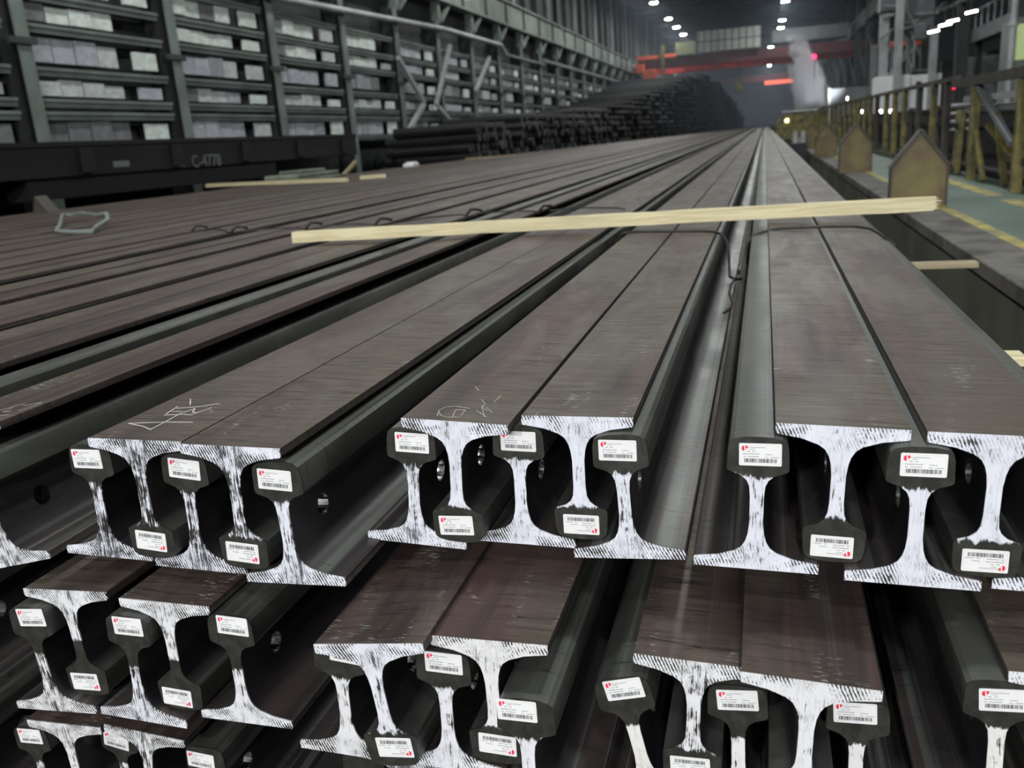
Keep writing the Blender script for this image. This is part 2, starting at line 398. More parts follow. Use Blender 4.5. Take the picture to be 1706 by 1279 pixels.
# ------------------------------------------------------------------ lamps
ORDN = ['', 'first', 'second', 'third', 'fourth', 'fifth', 'sixth', 'seventh', 'eighth', 'ninth', 'tenth', 'eleventh', 'twelfth', 'thirteenth', 'fourteenth', 'fifteenth', 'sixteenth', 'seventeenth', 'eighteenth', 'nineteenth', 'twentieth']
ORDN += ['twenty-' + q for q in ORDN[1:10]] + ['thirtieth'] + ['thirty-' + q for q in ORDN[1:10]]
def make_lamps():
    ref = bmesh.new(); bm_disc_prism(ref, (0, 0, 0), .30, .26, 14, .12); ref = finish('reflector', ref, M_lampbody, 40)
    l1 = bmesh.new(); bm_disc_prism(l1, (0, 0, -.05), .27, .05, 14); le = [finish('lens', l1, M_lens)]
    l2 = bmesh.new(); bm_disc_prism(l2, (0, 0, -.05), .27, .05, 14); le.append(finish('lens', l2, M_lensb))
    rod = bmesh.new(); bm_bar(rod, (0, 0, .26), (0, 0, 1.6), .04, n=6); rod = finish('hanger', rod, M_lampbody)
    def lamp(x, y, k, label, group):
        o = empty('high_bay_lamp', (x, y, G(9.0)), label, 'lamp', group)
        add('reflector', ref, o); add('lens', le[k], o); add('hanger', rod, o)
        ld = bpy.data.lights.new('lamp_light', 'AREA'); ld.shape = 'DISK'; ld.size = .55; ld.energy = LAMP_W*(.3 if x > 10 else 1.); ld.color = LAMP_COL
        lo = bpy.data.objects.new('lamp_light', ld); C.objects.link(lo); lo.parent = o; lo.location = (0, 0, -.07)
    yl = [-25, -15, -6, 3, 13, 23, 33, 43, 52, 60, 68.5, 79, 86, 93, 102.5, 121]
    yr = [-25, -15, -6, 3, 13, 23, 33, 43, 53, 64, 76, 89.5, 96.5, 102.6, 119, 137, 143.5, 157]
    def row(ys, xf, k, nm):
        n = 0
        for y in ys:
            if y < 55: lb = 'high bay lamp of the %s row, overhead and out of the picture' % nm
            else: n += 1; lb = '%s glowing high bay lamp from the near end of the %s row' % (ORDN[n], nm)
            lamp(xf(y), y, k, lb, '%s row of high bay lamps' % nm)
    row(yl, lambda y: -7.8 if y < 110 else -10.2, 0, 'left'); row(yr, lambda y: 1.5 if y < 110 else .7, 1, 'right')
    for y in (-12, 2, 18, 34, 52, 72, 95): lamp(14.5, y, 0, 'high bay lamp in the neighbouring bay beyond the grey machinery', 'lamps of the neighbouring bay')
make_lamps()
def flood(x, label):  # unseen fixture added to throw frontal light on the rail ends
    o = empty('fill_floodlight', (x, -14, G(4.6)), label, 'lamp')
    d = (Vector((-.2, 1.2, G(-.6))) - Vector((x, -14, G(4.6)))).normalized(); q = d.to_track_quat('-Z', 'Y').to_euler()
    h = add('housing', boxmesh('housing', M_lampbody, (-.55, .55, -.45, .45, .02, .25), (-.58, -.55, -.48, .48, -.04, .25), (.55, .58, -.48, .48, -.04, .25)), o, (0, 0, 0), q)
    add('lens', boxmesh('lens', M_lens, (-.5, .5, -.4, .4, .0, .019)), h)
    bm = bmesh.new(); bm_bar(bm, (0, 0, .2), (0, 0, 5.98), .06, n=8); add('hanger', finish('hanger', bm, M_lampbody), o)
    ld = bpy.data.lights.new('fill_light', 'AREA'); ld.shape = 'RECTANGLE'; ld.size = 1.0; ld.size_y = .8; ld.energy = FLOOD_W; ld.color = (.97, .98, 1.)
    lo = bpy.data.objects.new('fill_light', ld); C.objects.link(lo); lo.parent = h; lo.location = (0, 0, -.05)
flood(-3.6, 'added, unseen left floodlight hanging behind the viewer, aimed at the rail ends'); flood(2.2, 'added, unseen right floodlight hanging behind the viewer, aimed at the rail ends')

def lerp(tab, y):
    for (a, va), (b, vb) in zip(tab, tab[1:]):
        if y <= b: return va+(vb-va)*max(0, y-a)/(b-a)
    return tab[-1][1]
XE = [(24, -7.75), (30, -7.3), (53, -6.0), (66, -4.6), (78, -3.3), (93, -1.9)]
# ================================================================== RAILS
half = [(75, 0), (75, 11.5), (73.5, 12.6), (45, 17), (25, 24), (17, 30), (12.5, 38), (9.8, 48), (8.25, 62), (8.25, 98), (9.5, 112), (13, 120), (20, 126), (33.5, 130.8), (36, 133), (36.5, 136), (35.4, 160), (33.5, 168.5), (28, 173), (15, 175.5)]
PROF = [(a/1000, b/1000) for a, b in half] + [(0, .176)] + [(-a/1000, b/1000) for a, b in half[::-1]]
LR = 74.0
def rail_body():
    bm = bmesh.new()
    rings = [[bm.verts.new((x, y, z)) for x, z in PROF] for y in (.002, .35, LR)]
    n = len(PROF)
    for a, b in zip(rings, rings[1:]):
        for i in range(n): bm.faces.new((a[i], a[(i+1) % n], b[(i+1) % n], b[i]))
    bm.faces.new(rings[0][::-1]); bm.faces.new(rings[-1])
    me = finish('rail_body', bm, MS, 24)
    o = bpy.data.objects.new('tmp', me); C.objects.link(o)
    cb = bmesh.new(); bm_disc_prism(cb, (-.1, .088, .079), .0158, .2, 24, axis='x')
    co = bpy.data.objects.new('cut', finish('cut', cb, MS)); C.objects.link(co)
    md = o.modifiers.new('b', 'BOOLEAN'); md.object = co; md.operation = 'DIFFERENCE'; md.solver = 'EXACT'
    dg = bpy.context.evaluated_depsgraph_get(); me2 = bpy.data.meshes.new_from_object(o.evaluated_get(dg))
    bpy.data.objects.remove(o); bpy.data.objects.remove(co); me2.name = 'rail_body'
    me2.materials.append(M_bore)
    for p in me2.polygons:
        if abs(p.normal.x) < .1 and all(abs(math.hypot(me2.vertices[q].co.y-.088, me2.vertices[q].co.z-.079)-.0158) < .0006 for q in p.vertices): p.material_index = 1
    return me2
RB = rail_body()
eb = bmesh.new(); bm_prism(eb, PROF, 0, .002); SE = finish('sawn_end', eb, ME)

# label sticker pieces (x right, z up, facing -y)
def rrect(w, h, r, n=3):
    p = []
    for cx, cz, a0 in ((w/2-r, -h/2+r, -90), (w/2-r, h/2-r, 0), (-w/2+r, h/2-r, 90), (-w/2+r, -h/2+r, 180)):
        for k in range(n+1): p.append((cx+r*math.cos(R(a0+90*k/n)), cz+r*math.sin(R(a0+90*k/n))))
    return p
LW, LH = .0495, .0285
b_ = bmesh.new(); bm_prism(b_, rrect(LW, LH, .0018), -.0004, 0); L_BASE = finish('barcode_label', b_, M_label)
b_ = bmesh.new()
for (x0, x1, z0, z1) in ((-.0228, .0228, .0118, .0120), (-.0228, .0228, -.0120, -.0118), (-.0228, -.0226, -.012, .012), (.0226, .0228, -.012, .012)): bm_box(b_, x0, x1, -.00046, -.0004, z0, z1)
L_FRAME = finish('border', b_, M_frame)
b_ = bmesh.new()
arc = [(-.0190+.0028*math.cos(R(a)), .0078+.0034*math.sin(R(a))) for a in range(80, 285, 20)]
bm_prism(b_, arc, -.0005, -.0004)
bm_prism(b_, [(-.0176, .0112), (-.0146, .0112), (-.0146, .0092), (-.0166, .0060), (-.0171, .0085)], -.0005, -.0004)
L_LOGO = finish('logo', b_, M_red)
b_ = bmesh.new(); xx = -.0185
while xx < .0185:
    wv = rnd.choice([.00045, .0005, .0009, .0013]); bm_box(b_, xx, min(xx+wv, .0188), -.00046, -.0004, -.0102, -.0050); xx += wv + rnd.choice([.00035, .0005, .0007])
L_BAR = finish('barcode', b_, M_black)
b_ = bmesh.new()
def dashes(x0, x1, z, h):
    x = x0
    while x < x1:
        wv = rnd.uniform(.0004, .0009); bm_box(b_, x, min(x+wv, x1), -.00046, -.0004, z, z+h*rnd.uniform(.7, 1)); x += wv+.00025
dashes(-.0145, .006, .0088, .0009); dashes(-.0125, -.006, .0066, .0008); dashes(-.0155, -.0118, .0036, .0010); dashes(-.0095, -.0060, .0036, .0010)
dashes(-.0200, -.001, .0003, .0010); dashes(.006, .0145, .0000, .0009); dashes(-.0200, -.0165, -.0030, .0010); dashes(-.0145, -.0015, -.0030, .0010); dashes(.0055, .0095, -.0034, .0009); dashes(.0120, .0215, -.0034, .0009)
L_TXT = finish('small_print', b_, M_grey)

RBL = {}
def body_of(L):
    if L is None: return RB
    if L not in RBL:
        m = RB.copy(); m.name = 'rail_body'
        for v in m.vertices:
            if v.co.y > 1: v.co.y = L
        RBL[L] = m
    return RBL[L]
def rail(x, y, z, phi, inv, label, group, lab=None, paint=(.122, .8, 0.), flip=False, ends=True, L=None):
    o = add('steel_rail', body_of(L), None, (x, y, G(z)), (0, -R(phi) - math.pi*inv, 0))
    tag(o, label, 'rail', group)
    if ends:
        e = add('sawn_end', SE, o); e['paint_top'] = float(paint[0]); e['paint_cover'] = float(paint[1]); e['paint_warm'] = float(paint[2])
        e['label'] = 'white chalked sawn rail end'
    if lab:
        lx, lz, an = lab
        l = add('barcode_label', L_BASE, o, (lx/1000, -.0002, lz/1000), (0, -R(an) + (math.pi if flip else 0), 0))
        for nm, me in (('border', L_FRAME), ('logo', L_LOGO), ('barcode', L_BAR), ('small_print', L_TXT)): add(nm, me, l)
    return o

BUN = {'A': 'left front bundle of the top layer', 'B': 'middle front bundle of the top layer', 'C': 'right front bundle of the top layer',
       'D': 'left bundle of the second layer', 'E': 'middle bundle of the second layer', 'F': 'right bundle of the second layer',
       'G': 'second layer bundle at the right edge', 'H': 'lowest bundle in the bottom left corner'}
ORD = ['', 'leftmost', 'second', 'middle', 'fourth', 'rightmost']
RAILS = {
'A1': (0, -0.922, 0.9395, -0.5437, -1.33, (-5.6, 154.2, 1.4)), 'A2': (1, -0.8186, 0.9168, -0.3504, -0.66, (1.8, 149.9, -3.5)),
'A3': (0, -0.7624, 0.9335, -0.5499, -1.13, (0.5, 153.2, -4.0)), 'A4': (1, -0.6674, 0.9112, -0.3535, -0.91, (2.8, 151.9, -2.7)),
'A5': (0, -0.6039, 0.9198, -0.5522, 1.75, (-3.1, 151.2, -4.9)),
'B1': (0, -0.4734, 1.0346, -0.5413, -3.02, (1.8, 154.1, 0.3)), 'B2': (1, -0.395, 1.0217, -0.3515, -2.78, (2.6, 151.1, 4.7)),
'B3': (0, -0.3227, 1.0609, -0.5448, -1.21, (0.5, 153.8, -0.2)), 'B4': (1, -0.2359, 1.056, -0.3533, -0.22, (0.1, 154.2, -0.1)),
'B5': (0, -0.1705, 1.0426, -0.5475, 2.68, (-2.7, 154.3, -2.7)),
'C1': (0, -0.0085, 1.0127, -0.5359, -1.31, (2.5, 153.4, 1.1)), 'C2': (1, 0.0902, 1.0267, -0.3503, -2.29, (1.7, 155.5, 0.2)),
'C3': (0, 0.1712, 1.0097, -0.5427, -1.19, (2.7, 154.1, 0.4)), 'C4': (1, 0.2564, 1.0207, -0.355, -1.95, (0.7, 155.3, 1.3)),
'C5': (0, 0.3347, 1.02, -0.5467, -1.15, None),
'D1': (0, -1.0299, 0.8851, -0.7819, 3.49, (5.4, 160, 1.5)), 'D2': (1, -0.9817, 0.9024, -0.5831, 2.22, (4.8, 153.1, 0.7)),
'D3': (0, -0.8798, 0.8933, -0.7859, -2.27, (2.0, 160, 1.9)), 'D4': (1, -0.8158, 0.9074, -0.5915, -0.45, (6.5, 156.3, -2.5)),
'D5': (0, -0.7155, 0.9117, -0.781, -0.07, (5.1, 160, -2.1)),
'E1': (0, -0.535, 0.88, -0.784, -1.2, (13, 160, -4.4)), 'E2': (1, -0.4675, 0.8424, -0.582, 6.2, (-4.6, 148, 0.4)),
'E3': (0, -0.386, 0.872, -0.777, -1.4, (1.5, 159.1, 0.1)), 'E4': (1, -0.320, 0.8716, -0.5806, 0.42, (0.0, 148, -2.0)),
'E5': (0, -0.2725, 0.845, -0.8145, -0.7, (-10.3, 160, 1.4)),
'F1': (0, -0.135, 0.934, -0.83, 12.0, (2, 160, 2.9)), 'F2': (1, -0.077, 0.930, -0.622, -2.4, (2.0, 152.1, 4.0)),
'F3': (0, -0.026, 0.947, -0.837, 0.77, (0.1, 155.7, 4)), 'F4': (1, 0.053, 0.883, -0.602, -3.0, None), 'F5': (0, 0.112, 0.965, -0.853, -0.5, (-3.7, 158, 3)),
'G1': (0, 0.2579, 0.9367, -0.7905, 0.75, (4.0, 152.6, 3.0)), 'G2': (1, 0.337, 0.9345, -0.6, 0.0, None), 'G3': (0, 0.424, 0.95, -0.7969, 0.0, None),
'H1': (0, -1.2044, 0.9824, -1.0856, 3.87, (-0.9, 158, -0.5)), 'H2': (1, -1.1077, 0.9569, -0.8698, 1.97, None),
'H3': (0, -1.0529, 1.0053, -1.0827, -0.12, (-4.1, 150, -8.7)), 'H4': (1, -0.9404, 0.9483, -0.8567, -4.17, None),
'H5': (0, -0.8575, 0.9762, -1.0699, -0.03, (-8.1, 150, -3.4)),
}
PAINT = {'A1': (.118, .60, 0), 'A2': (.126, .60, 0), 'A3': (.116, .66, 0), 'A4': (.128, .64, 0), 'A5': (.118, .72, 0),
         'B1': (.120, .80, 0), 'B2': (.122, .98, 0), 'B3': (.126, .92, 0), 'B4': (.128, .95, 0), 'B5': (.120, .86, 0),
         'C1': (.124, .93, 0), 'C2': (.118, 1.0, 0), 'C3': (.122, .98, 0), 'C4': (.130, .96, 0), 'C5': (.12, .95, 0),
         'D1': (.098, .68, .4), 'D2': (.080, .84, .3), 'D3': (.094, .76, .1), 'D4': (.092, .82, .3), 'D5': (.090, .88, .2),
         'E1': (.118, .90, .3), 'E2': (.126, .90, .1), 'E3': (.122, .90, .2), 'E4': (.122, .95, .4), 'E5': (.120, .95, .2),
         'F1': (.105, 1.0, .6), 'F2': (.126, .80, .3), 'F3': (.100, 1.0, .5), 'F4': (.128, .98, .3), 'F5': (.112, .9, .4),
         'G1': (.118, 1.0, .6), 'G2': (.13, 1.0, .3), 'H1': (.105, .75, .4), 'H2': (.12, .78, .4), 'H3': (.105, .75, .4), 'H4': (.12, .72, .3), 'H5': (.12, .75, .4)}
ROBJ = {}
for k, (inv, x, y, z, phi, lab) in RAILS.items():
    d = ('foot up' if inv else 'foot down')
    lb = '%s steel rail with chalked end, %s in the %s' % ('inverted' if inv else 'upright', ORD[int(k[1])], BUN[k[0]])
    ROBJ[k] = rail(x, y, z, phi, inv, lb, 'rails in the ' + BUN[k[0]], lab, PAINT.get(k, (.12, .8, 0)), flip=(k == 'B2'))
# the rolled bundle at the left edge
GZ = 'loosened rails left of the left front bundle'
rail(-1.095, .93, -.565, 13, 0, 'tilted upright rail whose chalked foot juts in at the left edge', GZ, None, (.13, .72, .2))
ZI = rail(-1.178, .97, -.352, 3, 1, 'inverted rail with chalk scribble at the left edge, beside the tilted rail', GZ, None, (.12, .7, .1))
rail(-1.290, .93, -.56, 2, 0, 'upright rail under the scribbled rail at the left edge', GZ, None, (.12, .7, .1))
rail(-1.225, .90, -.765, 2.9, 0, 'dark upright rail of the second layer at the left edge', GZ, None, (.12, .5, .2))
rail(-1.432, 1.05, -.5475, 0, 0, 'upright rail with bright head edge right of the far left flat rails', GZ)
for k, x in enumerate((-1.385, -1.545, -1.705)):
    rail(x, .95, -.765, 0, 0, '%s dark second layer rail leftward from the rail at the left edge' % ORDN[k+1], GZ, None, (.12, .5, .2))
for k, x in enumerate((-1.36, -1.52, -1.68, -1.84)):
    rail(x, 1.0, -1.08, 0, 0, '%s dark bottom rail leftward from the lowest bundle at left' % ORDN[k+1], GZ, None, (.12, .5, .2))
# third layer seen in the gaps
GT = 'dark rails of the third layer under the gaps'
for k, (x, y, z, inv) in enumerate(((-.60, 1.02, -1.08, 0), (-.524, 1.0, -.877, 1), (-.372, 1.01, -.877, 1), (-.448, 1.03, -1.08, 0), (-.290, 1.0, -1.08, 0), (-.13, 1.02, -1.08, 0), (-.052, 1.03, -.885, 1), (.03, 1.02, -1.08, 0), (.245, 1.0, -1.08, 0))):
    rail(x, y, z, 0, inv, '%s dark rail from the left deep in the gaps under the second layer' % ORDN[k+1], GT, None, (.12, .5, .2))
# far left flat bundles: pairs of feet up, heads in the gaps
GL = 'rails lying flat across the left of the top layer'
cs = [-1.625, -2.01, -2.395, -2.86, -3.24, -3.56, -3.93, -4.30, -4.67, -5.0, -5.42, -5.8, -6.18, -6.56, -6.94, -7.30]
nf = ng = 0
def rail_len(x):
    y = 24.
    while y < 93 and lerp(XE, y)+.2 < x-.16: y += .5
    return min(72., y-2.5)
for i, c in enumerate(cs):
    gap = (cs[i+1] if i+1 < len(cs) else c-.38); gx = (c+gap)/2
    for sg in (1, -1):
        nf += 1
        rail(c+sg*.0765, 1.0+rnd.uniform(-.06, .06), -.353+rnd.uniform(-.002, .002), rnd.uniform(-.4, .4), 1, '%s long flat rail lying foot up, counted leftward from the scribbled rail' % ORDN[nf], GL, L=rail_len(c))
    if c-.153-gx > .035:
        ng += 1; rail(gx, 1.0+rnd.uniform(-.06, .06), -.5475, 0, 0, 'upright rail with its grey head in the %s gap leftward between the flat rails' % ORDN[ng], 'heads showing between the flat rails at left', L=rail_len(c))

# chalk scribbles lying on the feet
def chalk(o, strokes, wd, m, name='chalk_mark', z=-.3505):
    bpy.context.view_layer.update(); Mi = o.matrix_world.inverted(); bm = bmesh.new()
    for st in strokes:
        for (a, b) in zip(st, st[1:]):
            a = Vector((a[0], a[1], 0)); b = Vector((b[0], b[1], 0)); d = (b-a).normalized(); u = Vector((-d.y, d.x, 0))*wd/2; q = []
            for p in (a-u, b-u, b+u, a+u):
                l = Mi @ Vector((p.x, p.y, G(z))); q.append(Vector((l.x, l.y, -.0002)))
            f1 = [bm.verts.new(v) for v in q]; f2 = [bm.verts.new((v.x, v.y, .0002)) for v in q]
            bm.faces.new(f1); bm.faces.new(f2[::-1])
            for i in range(4): bm.faces.new((f1[i], f1[(i+1) % 4], f2[(i+1) % 4], f2[i]))
    add(name, finish(name, bm, m), o)
chalk(ROBJ['A2'], [[(-.879, .982), (-.825, .993), (-.781, .996)], [(-.879, .982), (-.846, .972), (-.824, .960), (-.825, .993), (-.828, 1.032), (-.820, 1.057)],
      [(-.849, 1.023), (-.820, 1.029), (-.807, 1.027), (-.795, 1.063)], [(-.850, 1.029), (-.856, 1.065)], [(-.848, 1.040), (-.832, 1.042)],
      [(-.851, 1.055), (-.822, 1.065), (-.796, 1.084)], [(-.840, 1.073), (-.861, 1.103)], [(-.820, 1.057), (-.813, 1.041), (-.804, 1.037)]], .0016, M_chalk)
chalk(ROBJ['B2'], [[(-.425, 1.041), (-.431, 1.065), (-.427, 1.081), (-.414, 1.087), (-.391, 1.080)], [(-.429, 1.059), (-.421, 1.044), (-.410, 1.038), (-.393, 1.042)],
      [(-.403, 1.042), (-.409, 1.071), (-.395, 1.073), (-.394, 1.051)], [(-.379, 1.074), (-.358, 1.050)], [(-.388, 1.123), (-.377, 1.107), (-.376, 1.090), (-.364, 1.075)],
      [(-.416, 1.183), (-.405, 1.165)], [(-.366, 1.114), (-.366, 1.148)], [(-.378, 1.093), (-.360, 1.050)], [(-.37, 1.09), (-.355, 1.068)]], .0011, M_chalkg)
chalk(ZI, [[(-1.168, 1.036), (-1.162, 1.045), (-1.159, 1.058), (-1.15, 1.068)], [(-1.15, 1.025), (-1.15, 1.035), (-1.154, 1.049)], [(-1.15, 1.025), (-1.135, 1.027)],
      [(-1.123, 1.028), (-1.119, 1.04), (-1.115, 1.068)], [(-1.141, 1.056), (-1.125, 1.068), (-1.117, 1.07)], [(-1.135, 1.003), (-1.12, 1.008)]], .0014, M_chalkg)

# ------------------------------------------------------------------ bearers under the layers
def board(name, label, cat, x0, x1, yc, wd, z0, z1, m, group=None):
    o = add(name, boxmesh(name, m, (x0, x1, -wd/2, wd/2, 0, z1-z0), bevel=.002), None, (0, yc, G(z0))); return tag(o, label, cat, group)
board('timber_batten', 'thin timber batten poking out to the right below the right front bundle', 'timber', -1.0, .765, 3.56, .06, -.574, -.552, M_wood2)
board('timber_batten', 'pale timber batten end showing right of the right front bundle', 'timber', -.07+.33, .575, 2.16, .07, -.574, -.552, M_wood)
board('timber_bearer', 'thick timber bearer under the left bundle of the second layer', 'timber', -1.12, -.64, 2.4, .08, -.852, -.790, M_wood2)
for y in (2.2, 8, 16, 26, 40, 56, 70):
    o = add('skid_beam', boxmesh('skid_beam', M_dark, (-1.35, .45, -.12, .12, 0, ZO-1.0875)), None, (0, y, 0)); o['kind'] = 'structure'
    o = add('skid_beam', boxmesh('skid_beam', M_dark, (max(-7.6, lerp(XE, y+1.)+.45), -1.36, -.12, .12, .5, G(-.5485)), *[(x, x+.2, -.1, .1, 0, .5) for x in (-7.4, -5.4, -3.4, -1.6) if x > lerp(XE, y+1.)+.5]), None, (0, y+.7, 0)); o['kind'] = 'structure'

# ------------------------------------------------------------------ tie wires
def wire(name, pts, r, label, group='tie wires round the rail bundles', m=M_wire):
    bm = bmesh.new(); bm_tube(bm, [(p[0], p[1], G(p[2])) for p in pts], r, 7)
    return tag(add(name, finish(name, bm, m, 60)), label, 'wire', group)
wire('tie_wire', [(-.512, 3.10, -.44), (-.508, 3.10, -.37), (-.485, 3.10, -.343), (-.44, 3.09, -.338), (-.32, 3.08, -.341), (-.20, 3.07, -.344), (-.165, 3.06, -.346), (-.140, 3.04, -.352), (-.120, 3.0, -.372), (-.112, 2.96, -.40), (-.105, 2.86, -.47), (-.085, 2.83, -.475), (-.065, 2.82, -.47)], .0045, 'black tie wire over the middle front bundle beside the plank', None)
wire('wire_tail', [(-.085, 2.83, -.468), (-.098, 2.76, -.478), (-.100, 2.68, -.492), (-.088, 2.60, -.505), (-.092, 2.54, -.51), (-.108, 2.50, -.515)], .004, 'curled black tie wire tail between the middle and right front bundles', None)
wire('tie_wire', [(-.055, 3.04, -.46), (-.052, 3.04, -.39), (-.035, 3.05, -.362), (.0, 3.05, -.352), (.05, 3.04, -.342), (.16, 3.03, -.341), (.28, 3.01, -.342), (.325, 2.98, -.348), (.352, 2.92, -.362), (.382, 2.84, -.385), (.384, 2.82, -.43)], .0045, 'black tie wire over the right front bundle just below the plank', None)
kn = [(-3.0, 4.15), (-2.62, 3.95), (-2.2, 3.97), (-1.83, 4.0), (-1.45, 4.29), (-1.06, 4.27)]
for i, (x, y) in enumerate(kn):
    x2, y2 = kn[i+1] if i+1 < len(kn) else (-.62, 4.2)
    bm = bmesh.new()
    bm_tube(bm, [(x+.03, y, G(-.346)), (x+.1, y+.02, G(-.341)), ((x+x2)/2, (y+y2)/2+.05, G(-.340)), (x2-.06, y2, G(-.342)), (x2-.02, y2, G(-.35))], .004, 6)
    o = tag(add('tie_wire', finish('tie_wire', bm, M_wire, 60)), '%s knotted black tie wire from the left across the flat rails' % ORDN[i+1], 'wire', 'wires across the flat rails at left')
    kb = bmesh.new(); bm_tube(kb, [(x-.02, y-.02, G(-.343)), (x, y, G(-.318)), (x+.03, y+.01, G(-.320)), (x+.05, y+.03, G(-.33))], .007, 7); add('wire_knot', finish('wire_knot', kb, M_wire, 60), o)
wire('wire_sling', [(-4.38, 4.61, -.335), (-4.62, 4.9, -.325), (-5.25, 5.62, -.29), (-5.05, 5.6, -.285), (-4.6, 5.25, -.29), (-4.35, 5.05, -.27), (-4.18, 4.86, -.30), (-4.02, 4.55, -.325), (-3.92, 4.40, -.337), (-4.05, 4.42, -.338), (-4.22, 4.5, -.337), (-4.37, 4.6, -.336)], .014, 'pale bent wire sling lying on the flat rails at far left', None, M_grst)

# ------------------------------------------------------------------ planks
def plank(name, a, b, wd, ht, m, label, ragged=True, seg=18, sag=0.):
    a = Vector(a); b = Vector(b); L = (b-a).length; bm = bmesh.new(); rows = []
    for i in range(seg+1):
        t = i/seg; j = lambda s: rnd.uniform(-s, s)
        rows.append([bm.verts.new((t*L+j(.004), sy*wd/2+j(.0025), sz*ht+j(.002)-sag*4*t*(1-t))) for sy, sz in ((-1, 0), (1, 0), (1, 1), (-1, 1))])
    for p, q in zip(rows, rows[1:]):
        for k in range(4): bm.faces.new((p[k], p[(k+1) % 4], q[(k+1) % 4], q[k]))
    bm.faces.new(rows[0][::-1]); bm.faces.new(rows[-1])
    me = finish(name, bm, m)
    o = add(name, me, None, (a.x, a.y, G(a.z)), (0, -math.asin((b.z-a.z)/L), math.atan2(b.y-a.y, b.x-a.x))); tag(o, label, 'plank')
    if ragged:
        sb = bmesh.new()
        for k in range(9):
            y = -wd/2+.004+rnd.random()*(wd-.008); z = .003+rnd.random()*(ht-.006); s = rnd.uniform(.002, .005)
            v = [sb.verts.new((L-.004, y+dy*s, z+dz*s)) for dy, dz in ((-1, -1), (1, -1), (1, 1), (-1, 1))]; tip = sb.verts.new((L+rnd.uniform(.006, .03), y, z+rnd.uniform(-.002, .002)))
            sb.faces.new(v[::-1])
            for i in range(4): sb.faces.new((v[i], v[(i+1) % 4], tip))
        add('splinters', finish('splinters', sb, m), o)
    return o
plank('timber_plank', (-1.885, 3.245, -.338), (.560, 3.285, -.330), .036, .046, M_wood, 'long pale pine plank lying across the rail bundles')
plank('timber_plank', (-8.35, 12.0, -.335), (-5.15, 10.36, -.335), .07, .05, M_wood, 'pale plank lying far left across the flat rails, before the wagon', False, 8)
plank('timber_plank', (-5.13, 10.73, -.335), (-4.85, 10.92, -.335), .06, .05, M_wood, 'short pale plank offcut lying at the right end of the far left plank', False, 3)
plank('timber_plank', (-6.9, 20.3, -.335), (-5.8, 20.9, -.335), .08, .04, M_wood2, 'thin grey plank lying on the rails beside the dark bar stack', False, 4)

# ================================================================== RIGHT SIDE
# pit beside the rails, concrete ledge, green walkway
struct('trim_2', boxmesh('trim_2', M_pit, (1.22, 1.40, -6, 110, 0, G(-.92))))
def ledge():
    o = struct('trim_3', boxmesh('trim_3', M_concrete, (1.17, 1.56, -6, 110, G(-.92), G(-.83)), bevel=.006))
    return o
ledge()
struct('trim_4', boxmesh('trim_4', M_green, (1.56, 2.60, -6, 110, 0, G(-.832))))
struct('trim_5', boxmesh('trim_5', M_yline, (1.47, 1.56, -6, 110, G(-.831), G(-.828))))
struct('trim_6', boxmesh('trim_6', M_yline, (2.06, 2.20, 4, 8.9, G(-.833), G(-.829)), (2.06, 2.2, 9.4, 12, G(-.833), G(-.829))))

# house-shaped yellow posts
def gable_post(y, dz, label):
    o = empty('gable_guard', (1.33, y, G(-.83)), label, 'guard post', 'house shaped guard posts on the ledge')
    pts = [(-.225, 0), (.225, 0), (.225, .42+dz), (0, .70+dz), (-.225, .42+dz)]
    bm = bmesh.new(); bm_prism(bm, pts, .008, .085); add('plate', finish('plate', bm, M_olive, bevel=.003), o)
    bm = bmesh.new()      # rim: roof lips and side flanges, proud of the plate
    for a, b in (((-.245, .405+dz), (0, .715+dz)), ((0, .715+dz), (.245, .405+dz))): bm_bar(bm, (a[0], .045, a[1]), (b[0], .045, b[1]), .13, .026)
    add('roof_rim', finish('roof_rim', bm, M_rim), o)
    for sx in (-.231, .231): add('side_flange', boxmesh('side_flange', M_rim, (sx-.009, sx+.009, -.01, .10, 0, .42+dz)), o)
gable_post(8.61, -.05, 'nearest olive house shaped guard post standing on the concrete ledge')
gable_post(14.46, 0, 'second olive house shaped guard post along the concrete ledge')
gable_post(21.2, 0, 'third olive house shaped guard post along the concrete ledge')
gable_post(28.2, 0, 'fourth and farthest olive house shaped guard post along the ledge')

# yellow fence along the walkway
def fence():
    o = empty('yellow_fence', (2.35, 13, G(-.83)), 'long worn yellow fence of upright posts beyond the green walkway', 'fence')
    bm = bmesh.new(); bm_bar(bm, (0, -.3, 1.20), (0, 30, 1.27), .075, .06); add('top_rail', finish('top_rail', bm, M_rim), o)
    bm = bmesh.new(); bm_bar(bm, (.06, -.2, .62), (.06, 30, .66), .05, .04); add('mid_rail', finish('mid_rail', bm, M_dark), o)
    bm = bmesh.new(); bm_box(bm, -.04, .04, -.2, 30, 0, .10); add('toe_board', finish('toe_board', bm, M_rim), o)
    pm = boxmesh('fence_post', M_yel, (-.045, .045, -.04, .04, 0, 1.23)); pd = boxmesh('fence_post', M_rim, (-.045, .045, -.04, .04, 0, 1.23))
    for i, y in enumerate((13.3, 14.28, 15.56, 17.07, 18.28, 19.5, 21.1, 22.3, 23.6, 24.9, 26.0, 27.3, 29.1, 30.9, 33.0, 35.0, 37.4, 40, 42.5)): add('fence_post', pd if i in (0, 2, 6) else pm, o, (0, y-13, 0))
fence()
